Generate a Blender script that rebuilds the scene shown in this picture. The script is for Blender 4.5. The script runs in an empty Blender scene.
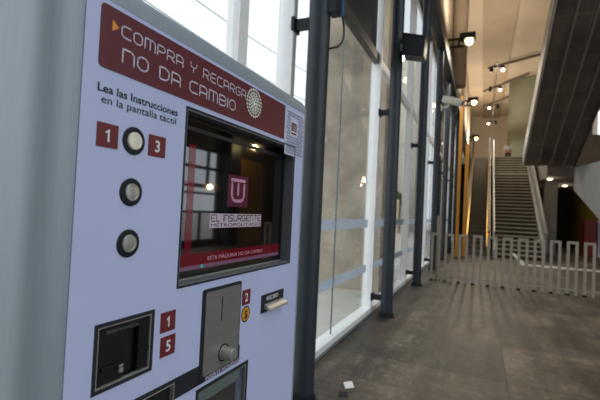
import bpy, bmesh, math, random
from mathutils import Vector, Matrix
random.seed(7)
C = bpy.context.scene.collection
R = math.radians
PI = math.pi

# ------------------------------------------------------------------ materials
def s2l(c):
    return tuple(((v/255)/12.92 if v/255 <= .04045 else ((v/255+.055)/1.055)**2.4) for v in c) + (1.0,)

def mat(name, col, rough=.5, metal=0.0, var=.06, scale=12.0, bump=0.0, spec=.5, emit=None, estr=0.0, coat=0.0, stretch=None):
    m = bpy.data.materials.new(name); m.use_nodes = True
    nt = m.node_tree; N = nt.nodes; L = nt.links
    b = N['Principled BSDF']
    b.inputs['Roughness'].default_value = rough
    b.inputs['Metallic'].default_value = metal
    b.inputs['Specular IOR Level'].default_value = spec
    b.inputs['Coat Weight'].default_value = coat
    c = s2l(col)
    tc = N.new('ShaderNodeTexCoord'); nz = N.new('ShaderNodeTexNoise')
    nz.inputs['Scale'].default_value = scale; nz.inputs['Detail'].default_value = 5
    if stretch:
        mp = N.new('ShaderNodeMapping'); mp.inputs['Scale'].default_value = stretch
        L.new(tc.outputs['Object'], mp.inputs['Vector']); L.new(mp.outputs['Vector'], nz.inputs['Vector'])
    else:
        L.new(tc.outputs['Object'], nz.inputs['Vector'])
    rp = N.new('ShaderNodeValToRGB')
    rp.color_ramp.elements[0].position = .3; rp.color_ramp.elements[1].position = .7
    rp.color_ramp.elements[0].color = tuple(x*(1-var) for x in c[:3]) + (1,)
    rp.color_ramp.elements[1].color = tuple(min(1, x*(1+var)) for x in c[:3]) + (1,)
    L.new(nz.outputs['Fac'], rp.inputs['Fac']); L.new(rp.outputs['Color'], b.inputs['Base Color'])
    if bump:
        bp = N.new('ShaderNodeBump'); bp.inputs['Strength'].default_value = bump; bp.inputs['Distance'].default_value = .01
        L.new(nz.outputs['Fac'], bp.inputs['Height']); L.new(bp.outputs['Normal'], b.inputs['Normal'])
    if emit:
        b.inputs['Emission Color'].default_value = s2l(emit); b.inputs['Emission Strength'].default_value = estr
    return m

def glass_mat(name, tint=(1,1,1), rough=0.0, ior=1.5, mix=None):
    m = bpy.data.materials.new(name); m.use_nodes = True
    nt = m.node_tree; N = nt.nodes; L = nt.links
    N.remove(N['Principled BSDF']); out = N['Material Output']
    t = N.new('ShaderNodeBsdfTransparent'); t.inputs['Color'].default_value = tint + (1,)
    g = N.new('ShaderNodeBsdfGlossy'); g.inputs['Roughness'].default_value = rough
    fr = N.new('ShaderNodeFresnel'); fr.inputs['IOR'].default_value = ior
    mx = N.new('ShaderNodeMixShader')
    L.new(fr.outputs['Fac'], mx.inputs['Fac']); L.new(t.outputs[0], mx.inputs[1]); L.new(g.outputs[0], mx.inputs[2])
    L.new(mx.outputs[0], out.inputs['Surface'])
    return m

def frost_mat(name):
    m = bpy.data.materials.new(name); m.use_nodes = True
    nt = m.node_tree; N = nt.nodes; L = nt.links; N.remove(N['Principled BSDF'])
    c = s2l((192,199,208))
    d = N.new('ShaderNodeBsdfDiffuse'); d.inputs['Color'].default_value = c
    t = N.new('ShaderNodeBsdfTranslucent'); t.inputs['Color'].default_value = c
    p = N.new('ShaderNodeBsdfTransparent'); p.inputs['Color'].default_value = (.9,.93,.98,1)
    x = N.new('ShaderNodeMixShader'); y = N.new('ShaderNodeMixShader')
    x.inputs[0].default_value = .6; L.new(d.outputs[0], x.inputs[1]); L.new(t.outputs[0], x.inputs[2])
    tc = N.new('ShaderNodeTexCoord'); v = N.new('ShaderNodeTexVoronoi'); v.inputs['Scale'].default_value = 45
    L.new(tc.outputs['Object'], v.inputs['Vector'])
    mr = N.new('ShaderNodeMapRange'); mr.inputs['From Max'].default_value = .6; mr.inputs['To Min'].default_value = .12; mr.inputs['To Max'].default_value = .45
    L.new(v.outputs['Distance'], mr.inputs['Value']); L.new(mr.outputs['Result'], y.inputs[0])
    L.new(x.outputs[0], y.inputs[1]); L.new(p.outputs[0], y.inputs[2]); L.new(y.outputs[0], N['Material Output'].inputs['Surface'])
    return m

def floor_mat():
    m = bpy.data.materials.new('worn_concrete_slabs'); m.use_nodes = True
    nt = m.node_tree; N = nt.nodes; L = nt.links; b = N['Principled BSDF']
    tc = N.new('ShaderNodeTexCoord')
    mp = N.new('ShaderNodeMapping'); mp.inputs['Location'].default_value = (.95, .55, 0)
    L.new(tc.outputs['Object'], mp.inputs['Vector'])
    br = N.new('ShaderNodeTexBrick'); br.offset = 0; br.inputs['Scale'].default_value = 1
    br.inputs['Brick Width'].default_value = 1.2; br.inputs['Row Height'].default_value = 1.2
    br.inputs['Mortar Size'].default_value = .006; br.inputs['Mortar Smooth'].default_value = .5
    br.inputs['Color1'].default_value = s2l((108,98,85)); br.inputs['Color2'].default_value = s2l((84,77,67))
    br.inputs['Mortar'].default_value = s2l((66,60,52))
    L.new(mp.outputs['Vector'], br.inputs['Vector'])
    n1 = N.new('ShaderNodeTexNoise'); n1.inputs['Scale'].default_value = 1.6; n1.inputs['Detail'].default_value = 8; n1.inputs['Roughness'].default_value = .65
    n2 = N.new('ShaderNodeTexNoise'); n2.inputs['Scale'].default_value = 16; n2.inputs['Detail'].default_value = 8; n2.inputs['Roughness'].default_value = .7
    for n in (n1, n2): L.new(tc.outputs['Object'], n.inputs['Vector'])
    r1 = N.new('ShaderNodeValToRGB'); r1.color_ramp.elements[0].position = .40; r1.color_ramp.elements[1].position = .60
    r1.color_ramp.elements[0].color = (.50,.47,.44,1); r1.color_ramp.elements[1].color = (1.18,1.14,1.08,1)
    L.new(n1.outputs['Fac'], r1.inputs['Fac'])
    r2 = N.new('ShaderNodeValToRGB'); r2.color_ramp.elements[0].position = .40; r2.color_ramp.elements[1].position = .62
    r2.color_ramp.elements[0].color = (.74,.73,.72,1); r2.color_ramp.elements[1].color = (1.18,1.17,1.15,1)
    L.new(n2.outputs['Fac'], r2.inputs['Fac'])
    def mul(a, c):
        x = N.new('ShaderNodeMix'); x.data_type = 'RGBA'; x.blend_type = 'MULTIPLY'; x.inputs[0].default_value = 1
        L.new(a, x.inputs[6]); L.new(c, x.inputs[7]); return x.outputs[2]
    m3 = N.new('ShaderNodeMapping'); m3.inputs['Rotation'].default_value = (0,0,R(-24)); m3.inputs['Scale'].default_value = (2.6,.35,1)  # stretched noise: diagonal streaks of light painted into the slab colour
    n3 = N.new('ShaderNodeTexNoise'); n3.inputs['Scale'].default_value = 1.3; n3.inputs['Detail'].default_value = 6; n3.inputs['Roughness'].default_value = .6
    L.new(tc.outputs['Object'], m3.inputs['Vector']); L.new(m3.outputs['Vector'], n3.inputs['Vector'])
    r3 = N.new('ShaderNodeValToRGB'); r3.color_ramp.elements[0].position = .43; r3.color_ramp.elements[1].position = .60
    r3.color_ramp.elements[0].color = (.72,.71,.70,1); r3.color_ramp.elements[1].color = (1.35,1.32,1.28,1)
    L.new(n3.outputs['Fac'], r3.inputs['Fac'])
    c = mul(mul(mul(br.outputs['Color'], r1.outputs['Color']), r2.outputs['Color']), r3.outputs['Color'])
    # worn strip beside the sill, pale scuffs along its edge
    sp = N.new('ShaderNodeSeparateXYZ'); L.new(tc.outputs['Object'], sp.inputs[0])
    st = N.new('ShaderNodeMapRange'); st.inputs['From Min'].default_value = -.98; st.inputs['From Max'].default_value = -.95
    st.inputs['To Min'].default_value = .74; st.inputs['To Max'].default_value = 1.0
    L.new(sp.outputs['X'], st.inputs['Value'])
    cs = N.new('ShaderNodeCombineColor')
    for i in range(3): L.new(st.outputs['Result'], cs.inputs[i])
    c = mul(c, cs.outputs[0])
    ab = N.new('ShaderNodeMath'); ab.operation = 'ADD'; ab.inputs[1].default_value = .80; L.new(sp.outputs['X'], ab.inputs[0])
    ab2 = N.new('ShaderNodeMath'); ab2.operation = 'ABSOLUTE'; L.new(ab.outputs[0], ab2.inputs[0])
    fall = N.new('ShaderNodeMapRange'); fall.inputs['From Min'].default_value = .04; fall.inputs['From Max'].default_value = .24; fall.inputs['To Min'].default_value = 1; fall.inputs['To Max'].default_value = 0
    L.new(ab2.outputs[0], fall.inputs['Value'])
    n4 = N.new('ShaderNodeTexNoise'); n4.inputs['Scale'].default_value = 7; n4.inputs['Detail'].default_value = 8; n4.inputs['Roughness'].default_value = .75
    L.new(tc.outputs['Object'], n4.inputs['Vector'])
    r4 = N.new('ShaderNodeMapRange'); r4.inputs['From Min'].default_value = .52; r4.inputs['From Max'].default_value = .66; r4.inputs['To Max'].default_value = .75
    L.new(n4.outputs['Fac'], r4.inputs['Value'])
    mm = N.new('ShaderNodeMath'); mm.operation = 'MULTIPLY'; L.new(fall.outputs['Result'], mm.inputs[0]); L.new(r4.outputs['Result'], mm.inputs[1])
    xs = N.new('ShaderNodeMix'); xs.data_type = 'RGBA'; L.new(mm.outputs[0], xs.inputs[0]); L.new(c, xs.inputs[6]); xs.inputs[7].default_value = s2l((150,142,130))
    c = xs.outputs[2]
    L.new(c, b.inputs['Base Color'])
    rr = N.new('ShaderNodeMapRange'); rr.inputs['To Min'].default_value = .38; rr.inputs['To Max'].default_value = .7
    L.new(n1.outputs['Fac'], rr.inputs['Value']); L.new(rr.outputs['Result'], b.inputs['Roughness'])
    bp = N.new('ShaderNodeBump'); bp.inputs['Strength'].default_value = .25; bp.inputs['Distance'].default_value = .01
    L.new(n2.outputs['Fac'], bp.inputs['Height']); L.new(bp.outputs['Normal'], b.inputs['Normal'])
    return m

def plaster(name, col, joint=None, var=.1, scale=.8, rough=.8, w=2.4, h=1.2, joint_col=None):
    """painted wall / concrete with soft stains and optional panel joints (object coords, y/z or x/y)"""
    m = bpy.data.materials.new(name); m.use_nodes = True
    nt = m.node_tree; N = nt.nodes; L = nt.links; b = N['Principled BSDF']; b.inputs['Roughness'].default_value = rough
    tc = N.new('ShaderNodeTexCoord')
    n1 = N.new('ShaderNodeTexNoise'); n1.inputs['Scale'].default_value = scale; n1.inputs['Detail'].default_value = 7; n1.inputs['Roughness'].default_value = .6
    L.new(tc.outputs['Object'], n1.inputs['Vector'])
    r = N.new('ShaderNodeValToRGB'); r.color_ramp.elements[0].position = .3; r.color_ramp.elements[1].position = .72
    c = s2l(col)
    r.color_ramp.elements[0].color = tuple(x*(1-var*1.6) for x in c[:3])+(1,); r.color_ramp.elements[1].color = tuple(min(1,x*(1+var)) for x in c[:3])+(1,)
    L.new(n1.outputs['Fac'], r.inputs['Fac'])
    col_out = r.outputs['Color']
    if joint:
        sp = N.new('ShaderNodeSeparateXYZ'); cb = N.new('ShaderNodeCombineXYZ'); L.new(tc.outputs['Object'], sp.inputs[0])
        L.new(sp.outputs[joint[0]], cb.inputs[0]); L.new(sp.outputs[joint[1]], cb.inputs[1])
        br = N.new('ShaderNodeTexBrick'); br.offset = 0; br.inputs['Scale'].default_value = 1
        br.inputs['Brick Width'].default_value = w; br.inputs['Row Height'].default_value = h; br.inputs['Mortar Size'].default_value = .018
        br.inputs['Color1'].default_value = (1,1,1,1); br.inputs['Color2'].default_value = (.86,.86,.86,1)
        br.inputs['Mortar'].default_value = joint_col or (.45,.45,.45,1)
        L.new(cb.outputs[0], br.inputs['Vector'])
        x = N.new('ShaderNodeMix'); x.data_type='RGBA'; x.blend_type='MULTIPLY'; x.inputs[0].default_value = 1
        L.new(col_out, x.inputs[6]); L.new(br.outputs['Color'], x.inputs[7]); col_out = x.outputs[2]
    L.new(col_out, b.inputs['Base Color'])
    return m

M = {}
M['panel']   = mat('white_panel_paint', (194,202,238), .38, 0, .02, 4)
M['casing']  = mat('brushed_grey_steel_paint', (152,163,171), .48, .25, .07, 6, .02, stretch=(120,120,2))
M['maroon']  = mat('maroon_print', (100,42,50), .4, 0, .03, 30)
M['maroon2'] = mat('maroon_sticker', (112,40,44), .4, 0, .04, 60)
M['letter']  = mat('pale_lilac_print', (216,208,224), .45, 0, .02)
M['white']   = mat('white_print', (226,226,232), .45, 0, .02)
M['black']   = mat('black_print', (22,22,28), .5, 0, .05)
M['orange']  = mat('orange_print', (226,150,52), .45, 0, .04)
M['gold']    = mat('amber_print', (214,150,40), .45, 0, .04)
M['emblem']  = mat('pale_green_print', (222,230,218), .45, 0, .04)
M['scale']   = mat('pale_blue_print', (92,108,158), .45, 0, .04)
M['paper_w'] = mat('white_sticker', (212,216,232), .4, 0, .02)
M['bezel']   = mat('dark_grey_bezel', (116,122,126), .42, .2, .06, 30)
M['frame']   = mat('charcoal_frame', (42,45,52), .4, .2, .05, 30)
M['blackpl'] = mat('black_plastic', (17,18,19), .35, 0, .08, 40)
M['hole']    = mat('black_interior', (7,7,8), .7, 0, .05)
M['steel']   = mat('brushed_steel', (142,140,136), .38, .45, .09, 8, .02, stretch=(30,1.5,30))
M['chrome']  = mat('polished_steel', (196,194,188), .25, .6, .04, 20)
M['cap']     = mat('button_steel', (190,190,184), .3, .65, .06, 30)
M['caplit']  = mat('lit_button_cap', (226,222,206), .35, .2, .05, 60, emit=(255,246,220), estr=.06)
M['ring']    = mat('black_button_ring', (28,32,40), .35, .3, .05)
M['lip']     = mat('grey_green_metal', (126,140,140), .4, .5, .05)
M['screen']  = mat('black_screen_glass', (8,8,10), .03, 0, .02, spec=1.0, coat=1.0)
M['ui_red']  = mat('screen_red', (70,8,20), .05, 0, .03, emit=(120,14,34), estr=.22)
M['ui_logo'] = mat('screen_plum', (60,24,36), .06, 0, .03, emit=(104,54,74), estr=.25)
M['ui_pink'] = mat('screen_pink', (150,110,130), .06, 0, .03, emit=(190,146,170), estr=.28)
M['ui_white']= mat('screen_white', (150,140,150), .06, 0, .03, emit=(176,160,176), estr=.3)
M['ui_lilac']= mat('screen_lilac', (90,64,84), .06, 0, .03, emit=(120,84,110), estr=.3)
M['ui_dark'] = mat('screen_dark_text', (24,16,24), .06, 0, .03)
M['ui_green']= mat('screen_green', (60,130,110), .06, 0, .03, emit=(90,170,150), estr=.4)
M['column']  = mat('dark_slate_paint', (50,56,62), .45, .25, .10, 7, .03)
M['darksteel']=mat('near_black_steel', (26,28,32), .5, .2, .08)
M['alu']     = mat('white_aluminium', (250,250,248), .42, .1, .04, 6)
M['alugrey'] = mat('grey_aluminium', (132,140,142), .45, .3, .05, 6)
M['transom'] = mat('bronze_grey_aluminium', (84,82,78), .45, .3, .06, 6)
M['darkpanel']=mat('dark_blue_black_panel', (30,35,42), .5, 0, .08)
M['glass']   = glass_mat('window_glass', (.95,.97,.96))
M['frost']   = frost_mat('frosted_band')
M['floor']   = floor_mat()
M['ground']  = plaster('pale_paving', (205,200,190), None, .08, 1.5)
M['pier']    = plaster('stained_concrete', (186,174,156), None, .30, 1.0)
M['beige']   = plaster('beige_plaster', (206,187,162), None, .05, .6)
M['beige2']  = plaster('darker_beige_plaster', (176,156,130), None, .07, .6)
M['green']   = plaster('pale_green_plaster', (146,148,126), ('Y','Z'), .05, .6, w=40, h=1.5, joint_col=(.8,.8,.8,1))
M['rampdark']= plaster('dark_cladding_panels', (92,84,78), ('X','Y'), .35, .9, rough=.3, w=.9, h=1.4, joint_col=(1.6,1.5,1.4,1))
M['skirt']   = mat('pale_grey_skirt', (176,172,168), .5, .2, .06, 4)
M['mezz']    = plaster('brown_grey_soffit', (112,102,92), None, .1, .9)
M['greywall']= plaster('grey_plaster', (140,140,136), None, .07, .9)
M['darkwall']= plaster('dark_wall', (62,58,52), None, .1, .9)
M['mustard'] = mat('mustard_paint', (122,98,34), .5, 0, .08, 3)
M['yellow']  = mat('yellow_orange_paint', (190,134,48), .45, 0, .08, 3)
M['brass']   = mat('golden_metal', (160,126,60), .3, .75, .12, 5)
M['stair']   = plaster('stair_stone', (158,149,132), None, .08, 2.0)
M['riser']   = plaster('stair_riser', (58,54,48), None, .1, 2.0)
M['estep']   = mat('escalator_step', (96,90,80), .45, .3, .1, 8)
M['rubber']  = mat('black_rubber', (22,22,22), .5, 0, .05)
M['rail']    = mat('grey_metal_balustrade', (150,150,148), .4, .4, .06, 4)
M['fence']   = mat('greyish_cream_fence_paint', (164,154,138), .5, .1, .06, 6)
M['lampon']  = mat('lamp_glow', (255,240,205), .5, 0, .01, emit=(255,226,150), estr=9)
M['spoton']  = mat('spot_glow', (255,240,205), .5, 0, .01, emit=(255,236,200), estr=14)
M['downon']  = mat('downlight_glow', (255,240,205), .5, 0, .01, emit=(255,226,180), estr=5)
M['kerb']    = mat('white_kerb_paint', (246,240,226), .6, 0, .08, 9)
M['paper']   = mat('white_paper', (240,236,232), .7, 0, .03, 30)
M['cctv']    = mat('cream_white_plastic', (214,208,196), .45, 0, .04)
M['blue']    = mat('blue_plastic', (40,92,150), .45, 0, .05)
M['red']     = mat('red_paint', (126,20,34), .4, 0, .06)
M['brown']   = plaster('olive_brown_wall', (124,94,48), None, .12, .7)
M['skin']    = mat('skin', (170,120,92), .55, 0, .04)
M['shirt']   = mat('white_shirt', (214,214,222), .8, 0, .04)
M['trousers']= mat('dark_trousers', (34,36,46), .85, 0, .06)
M['hair']    = mat('black_hair', (18,15,14), .6, 0, .05)
M['hedge']   = mat('hedge_leaves', (72,104,62), .8, 0, .35, 5, .6)
M['cream2']  = plaster('pale_render', (226,220,206), None, .06, .5)
M['cream']   = plaster('cream_render', (224,212,180), None, .06, .8)

# ------------------------------------------------------------------ mesh builder
class MB:
    def __init__(s): s.v = []; s.f = []
    def add(s, vs, fs):
        o = len(s.v); s.v += [tuple(p) for p in vs]; s.f += [tuple(i+o for i in f) for f in fs]; return s
    def box(s, x0, x1, y0, y1, z0, z1):
        return s.add([(x0,y0,z0),(x1,y0,z0),(x1,y1,z0),(x0,y1,z0),(x0,y0,z1),(x1,y0,z1),(x1,y1,z1),(x0,y1,z1)],
                     [(0,3,2,1),(4,5,6,7),(0,1,5,4),(1,2,6,5),(2,3,7,6),(3,0,4,7)])
    def prism(s, poly, axis, a, b):
        """poly in the two remaining axes (order x,y,z without axis), extruded a..b along axis"""
        n = len(poly); vs = []
        for t in (a, b):
            for p in poly:
                q = list(p); q.insert(axis, t); vs.append(q)
        fs = [tuple(range(n))[::-1], tuple(range(n, 2*n))] + [(i,(i+1)%n,n+(i+1)%n,n+i) for i in range(n)]
        return s.add(vs, fs)
    def cyl(s, p0, p1, r0, r1=None, n=20, caps=True):
        r1 = r0 if r1 is None else r1
        p0 = Vector(p0); p1 = Vector(p1); d = (p1-p0).normalized()
        a = d.orthogonal().normalized(); b = d.cross(a)
        vs = []
        for p, r in ((p0,r0),(p1,r1)):
            for i in range(n):
                t = 2*PI*i/n; vs.append(p + a*math.cos(t)*r + b*math.sin(t)*r)
        fs = [(i,(i+1)%n,n+(i+1)%n,n+i) for i in range(n)]
        if caps: fs += [tuple(range(n))[::-1], tuple(range(n,2*n))]
        return s.add(vs, fs)
    def lathe(s, base, axis, prof, n=28):
        """prof: list of (distance along axis, radius)"""
        base = Vector(base); d = Vector(axis).normalized(); a = d.orthogonal().normalized(); b = d.cross(a)
        vs = []; k = len(prof)
        for (t, r) in prof:
            for i in range(n):
                q = 2*PI*i/n; vs.append(base + d*t + (a*math.cos(q)+b*math.sin(q))*max(r,1e-5))
        fs = [(j*n+i, j*n+(i+1)%n, (j+1)*n+(i+1)%n, (j+1)*n+i) for j in range(k-1) for i in range(n)]
        fs += [tuple(range(n))[::-1], tuple(range((k-1)*n, k*n))]
        return s.add(vs, fs)
    def tube(s, path, r, n=8):
        path = [Vector(p) for p in path]; vs = []
        up = None
        for i, p in enumerate(path):
            d = (path[min(i+1,len(path)-1)] - path[max(i-1,0)]).normalized()
            if up is None: up = d.orthogonal().normalized()
            a = (up - d*up.dot(d)).normalized(); up = a; b = d.cross(a)
            for j in range(n):
                t = 2*PI*j/n; vs.append(p + (a*math.cos(t)+b*math.sin(t))*r)
        k = len(path)
        fs = [(i*n+j, i*n+(j+1)%n, (i+1)*n+(j+1)%n, (i+1)*n+j) for i in range(k-1) for j in range(n)]
        fs += [tuple(range(n))[::-1], tuple(range((k-1)*n,k*n))]
        return s.add(vs, fs)
    def rings(s, rings):
        """list of equal-length vertex loops, capped at both ends"""
        n = len(rings[0]); vs = [p for r in rings for p in r]; k = len(rings)
        fs = [(j*n+i, j*n+(i+1)%n, (j+1)*n+(i+1)%n, (j+1)*n+i) for j in range(k-1) for i in range(n)]
        fs += [tuple(range(n))[::-1], tuple(range((k-1)*n, k*n))]
        return s.add(vs, fs)
    def plate(s, ys, zs, holes, x0, x1):
        """slab in the y-z plane with rectangular holes (y0,y1,z0,z1); watertight"""
        Y = sorted(set(list(ys)+[h[i] for h in holes for i in (0,1)])); Z = sorted(set(list(zs)+[h[i] for h in holes for i in (2,3)]))
        def solid(i, j):
            if i < 0 or j < 0 or i >= len(Y)-1 or j >= len(Z)-1: return False
            cy = (Y[i]+Y[i+1])/2; cz = (Z[j]+Z[j+1])/2
            return not any(h[0] < cy < h[1] and h[2] < cz < h[3] for h in holes)
        nz = len(Z); idx = lambda i, j, k: (i*nz+j)*2+k
        vs = [(x, y, z) for y in Y for z in Z for x in (x0, x1)]; fs = []
        for i in range(len(Y)-1):
            for j in range(len(Z)-1):
                if not solid(i,j): continue
                fs.append((idx(i,j,1),idx(i+1,j,1),idx(i+1,j+1,1),idx(i,j+1,1)))
                fs.append((idx(i,j,0),idx(i,j+1,0),idx(i+1,j+1,0),idx(i+1,j,0)))
                if not solid(i-1,j): fs.append((idx(i,j,0),idx(i,j,1),idx(i,j+1,1),idx(i,j+1,0)))
                if not solid(i+1,j): fs.append((idx(i+1,j,0),idx(i+1,j+1,0),idx(i+1,j+1,1),idx(i+1,j,1)))
                if not solid(i,j-1): fs.append((idx(i,j,0),idx(i+1,j,0),idx(i+1,j,1),idx(i,j,1)))
                if not solid(i,j+1): fs.append((idx(i,j+1,0),idx(i,j+1,1),idx(i+1,j+1,1),idx(i+1,j+1,0)))
        return s.add(vs, fs)
    def build(s, name, m, parent=None, bevel=0.0, smooth=False, seg=2, angle=35):
        org = Vector((0,0,0)); p = parent
        while p is not None: org += p.location; p = p.parent
        me = bpy.data.meshes.new(name); me.from_pydata([tuple(Vector(v)-org) for v in s.v], [], s.f)
        bm = bmesh.new(); bm.from_mesh(me)
        bmesh.ops.recalc_face_normals(bm, faces=bm.faces); 
        used = [v for v in bm.verts if not v.link_faces]
        bmesh.ops.delete(bm, geom=used, context='VERTS')
        bm.to_mesh(me); bm.free()
        me.materials.append(m)
        o = bpy.data.objects.new(name, me); C.objects.link(o); o.parent = parent
        if smooth:
            for pl in me.polygons: pl.use_smooth = True
            try: me.set_sharp_from_angle(angle=R(angle))
            except Exception: pass
        if bevel:
            b = o.modifiers.new('bevel','BEVEL'); b.width = bevel; b.segments = seg; b.limit_method = 'ANGLE'
        return o

def tag(o, label=None, cat=None, group=None, kind=None):
    if label: o['label'] = label
    if cat: o['category'] = cat
    if group: o['group'] = group
    if kind: o['kind'] = kind
    return o
def thing(name, loc, label, cat, group=None):
    o = bpy.data.objects.new(name, None); C.objects.link(o); o.location = loc; o.empty_display_size = .1
    return tag(o, label, cat, group)
def struct(o): o['kind'] = 'structure'; return o
def copy_tree(o, parent=None):
    c = o.copy(); C.objects.link(c); c.parent = parent
    for ch in list(o.children): copy_tree(ch, c)
    return c

# ------------------------------------------------------------------ camera
r_ = Vector((0.910403, 0.411018, 0.047222)); u_ = Vector((-0.032991,-0.041654,0.998587)); w_ = Vector((-0.412404,0.910675,0.024363))
cam = bpy.data.cameras.new('camera'); co = bpy.data.objects.new('camera', cam); C.objects.link(co)
mw = Matrix(((r_.x,u_.x,-w_.x,0),(r_.y,u_.y,-w_.y,0),(r_.z,u_.z,-w_.z,1.5),(0,0,0,1)))
co.matrix_world = mw
cam.sensor_width = 36; cam.lens = 405*36/600; cam.clip_start = .02; cam.clip_end = 300
cam.dof.use_dof = True; cam.dof.focus_distance = .95; cam.dof.aperture_fstop = 6.0
bpy.context.scene.camera = co

# ================================================================== TICKET MACHINE
FX = -.5                                   # face plane
ORG = (-.8, .74, 0)
tm = thing('ticket_machine', ORG, 'grey steel ticket vending machine with white front, maroon banner and touch screen', 'ticket machine')

def rounded(x0, x1, y0, y1, r, n=8):
    """plan loop: both front (x1) corners rounded, the near one more"""
    pts = [(x0,y0)]
    for i in range(n+1):
        t = -PI/2 + (PI/2)*i/n; pts.append((x1-r+r*math.cos(t), y0+r+r*math.sin(t)))
    pts += [(x1,y1),(x0,y1)]
    return pts
# casing body: plan profile with the front pocket for the panel
prof = [(-1.08,.3235)]
for i in range(13):
    t = -PI/2 + (PI/2)*i/12; prof.append((FX-.044+.044*math.cos(t), .3235+.044+.044*math.sin(t)))
prof += [(FX,.3695),(-.56,.3695),(-.56,1.1105),(FX,1.1105),(FX,1.118),(-1.08,1.118)]
body = MB().prism(prof, 2, .06, 1.789).build('casing', M['casing'], tm, smooth=True)
base = MB().box(-1.05,-.53,.35,1.09,0,.06).build('plinth', M['blackpl'], tm)
# top cover with a rounded front edge
tc = MB(); rr = []
for z, off in ((1.789,0),(1.800,.0005),(1.812,.004),(1.822,.010),(1.830,.019),(1.835,.030),(1.838,.05)):
    rr.append([(x, y, z) for x, y in rounded(-1.08, FX-off, .3235+off*.6, 1.118, .044)])
tc.rings(rr).build('top_cover', M['casing'], tm, smooth=True, angle=60)

# front panel with openings
SC = (.584,1.050,1.349,1.678)        # screen opening
CR = (.4195,.5245,1.2245,1.3155)       # card reader opening
BN = (.4765,.589,1.0,1.1765)           # bill slot opening
TR = (.661,.838,.90,1.130)            # change tray opening
pan = MB().plate((.371,1.109),(.10,1.7885),[SC,CR,BN,TR],-.556,FX).build('front_panel', M['panel'], tm)

def fbox(y0,y1,z0,z1,x0,x1): return MB().box(FX+x0,FX+x1,y0,y1,z0,z1)
def frame(y0,y1,z0,z1,w,x0,x1):
    return MB().plate((y0,y1),(z0,z1),[(y0+w,y1-w,z0+w,z1-w)],FX+x0,FX+x1)

# --- lettering helpers
def font_text(body, y0, y1, zb, cap, x, m, name, parent, bold=0.0, depth=.0003):
    """text set in the built-in font, cap height = cap, width fitted to y0..y1 (y1 None: natural; centred text: y0=(centre,))"""
    cu = bpy.data.curves.new('t','FONT'); cu.body = body; cu.size = 1; cu.offset = bold; cu.extrude = 0; cu.resolution_u = 3
    to = bpy.data.objects.new('t', cu); C.objects.link(to)
    me = bpy.data.meshes.new_from_object(to.evaluated_get(bpy.context.evaluated_depsgraph_get()))
    xs = [v.co.x for v in me.vertices]; lo, hi = min(xs), max(xs)
    k = cap/.69
    if isinstance(y0, tuple): kx = k; a = y0[0]-(hi-lo)*kx/2
    else:
        a = y0; kx = (y1-y0)/(hi-lo) if y1 else k
    b = MB(); b.add([(FX+x, a+(v.co.x-lo)*kx, zb+v.co.y*k) for v in me.vertices], [tuple(p.vertices) for p in me.polygons])
    bpy.data.objects.remove(to); bpy.data.curves.remove(cu); bpy.data.meshes.remove(me)
    return b.build(name, m, parent)

def rr_(w, c=.22): return [(c,1),(0,1-c),(0,c),(c,0),(w-c,0),(w,c),(w,1-c),(w-c,1),(c,1)]
W = .78
GL = {'C':(W,[[(W,1),(.2,1),(0,.8),(0,.2),(.2,0),(W,0)]]),
 'O':(W,[rr_(W)]),
 'M':(1.0,[[(0,0),(0,1),(.8,1),(1,.8),(1,0)],[(.5,1),(.5,0)]]),
 'P':(W,[[(0,0),(0,1),(W-.2,1),(W,.82),(W,.58),(W-.2,.4),(0,.4)]]),
 'R':(W,[[(0,0),(0,1),(W-.2,1),(W,.82),(W,.6),(W-.18,.42),(0,.42)],[(W*.45,.42),(W,0)]]),
 'A':(W,[[(0,0),(0,1),(W-.22,1),(W,.78),(W,0)],[(0,.38),(W,.38)]]),
 'Y':(W,[[(0,1),(0,.7),(.2,.5),(W-.2,.5),(W,.7),(W,1)],[(W/2,.5),(W/2,0)]]),
 'E':(W,[[(W,1),(.2,1),(0,.8),(0,.2),(.2,0),(W,0)],[(0,.5),(W*.85,.5)]]),
 'G':(W,[[(W,1),(.2,1),(0,.8),(0,.2),(.2,0),(W-.2,0),(W,.2),(W,.5),(W*.5,.5)]]),
 'N':(W,[[(0,0),(0,1),(W-.22,1),(W,.78),(W,0)]]),
 'D':(W,[[(0,0),(0,1),(W-.25,1),(W,.75),(W,.25),(W-.25,0),(0,0)]]),
 'B':(W,[[(0,0),(0,1),(W-.2,1),(W,.82),(W,.66),(W-.12,.52),(0,.52)],[(W-.12,.52),(W,.4),(W,.18),(W-.2,0),(0,0)]]),
 'I':(.0,[[(0,0),(0,1)]]),
 'L':(W*.8,[[(0,1),(0,.2),(.2,0),(W*.8,0)]]),
 'S':(W,[[(W,1),(.2,1),(0,.84),(0,.66),(.2,.52),(W-.2,.48),(W,.34),(W,.16),(W-.2,0),(0,0)]]),
 'U':(W,[[(0,1),(0,.2),(.2,0),(W-.2,0),(W,.2),(W,1)]]),
 'T':(W,[[(0,1),(W,1)],[(W/2,1),(W/2,0)]])}
def strokes(b, lines, sw, x):
    """flat ribbons with round joints in the y-z plane"""
    for ln in lines:
        for (a, c) in zip(ln[:-1], ln[1:]):
            d = Vector((c[0]-a[0], c[1]-a[1])); l = d.length
            if l < 1e-9: continue
            n = Vector((-d.y, d.x))/l*sw/2
            b.add([(FX+x,a[0]+n.x,a[1]+n.y),(FX+x,a[0]-n.x,a[1]-n.y),(FX+x,c[0]-n.x,c[1]-n.y),(FX+x,c[0]+n.x,c[1]+n.y)],[(0,1,2,3)])
        for p in ln:
            b.add([(FX+x, p[0]+math.cos(2*PI*i/8)*sw/2, p[1]+math.sin(2*PI*i/8)*sw/2) for i in range(8)],[tuple(range(8))])
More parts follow.
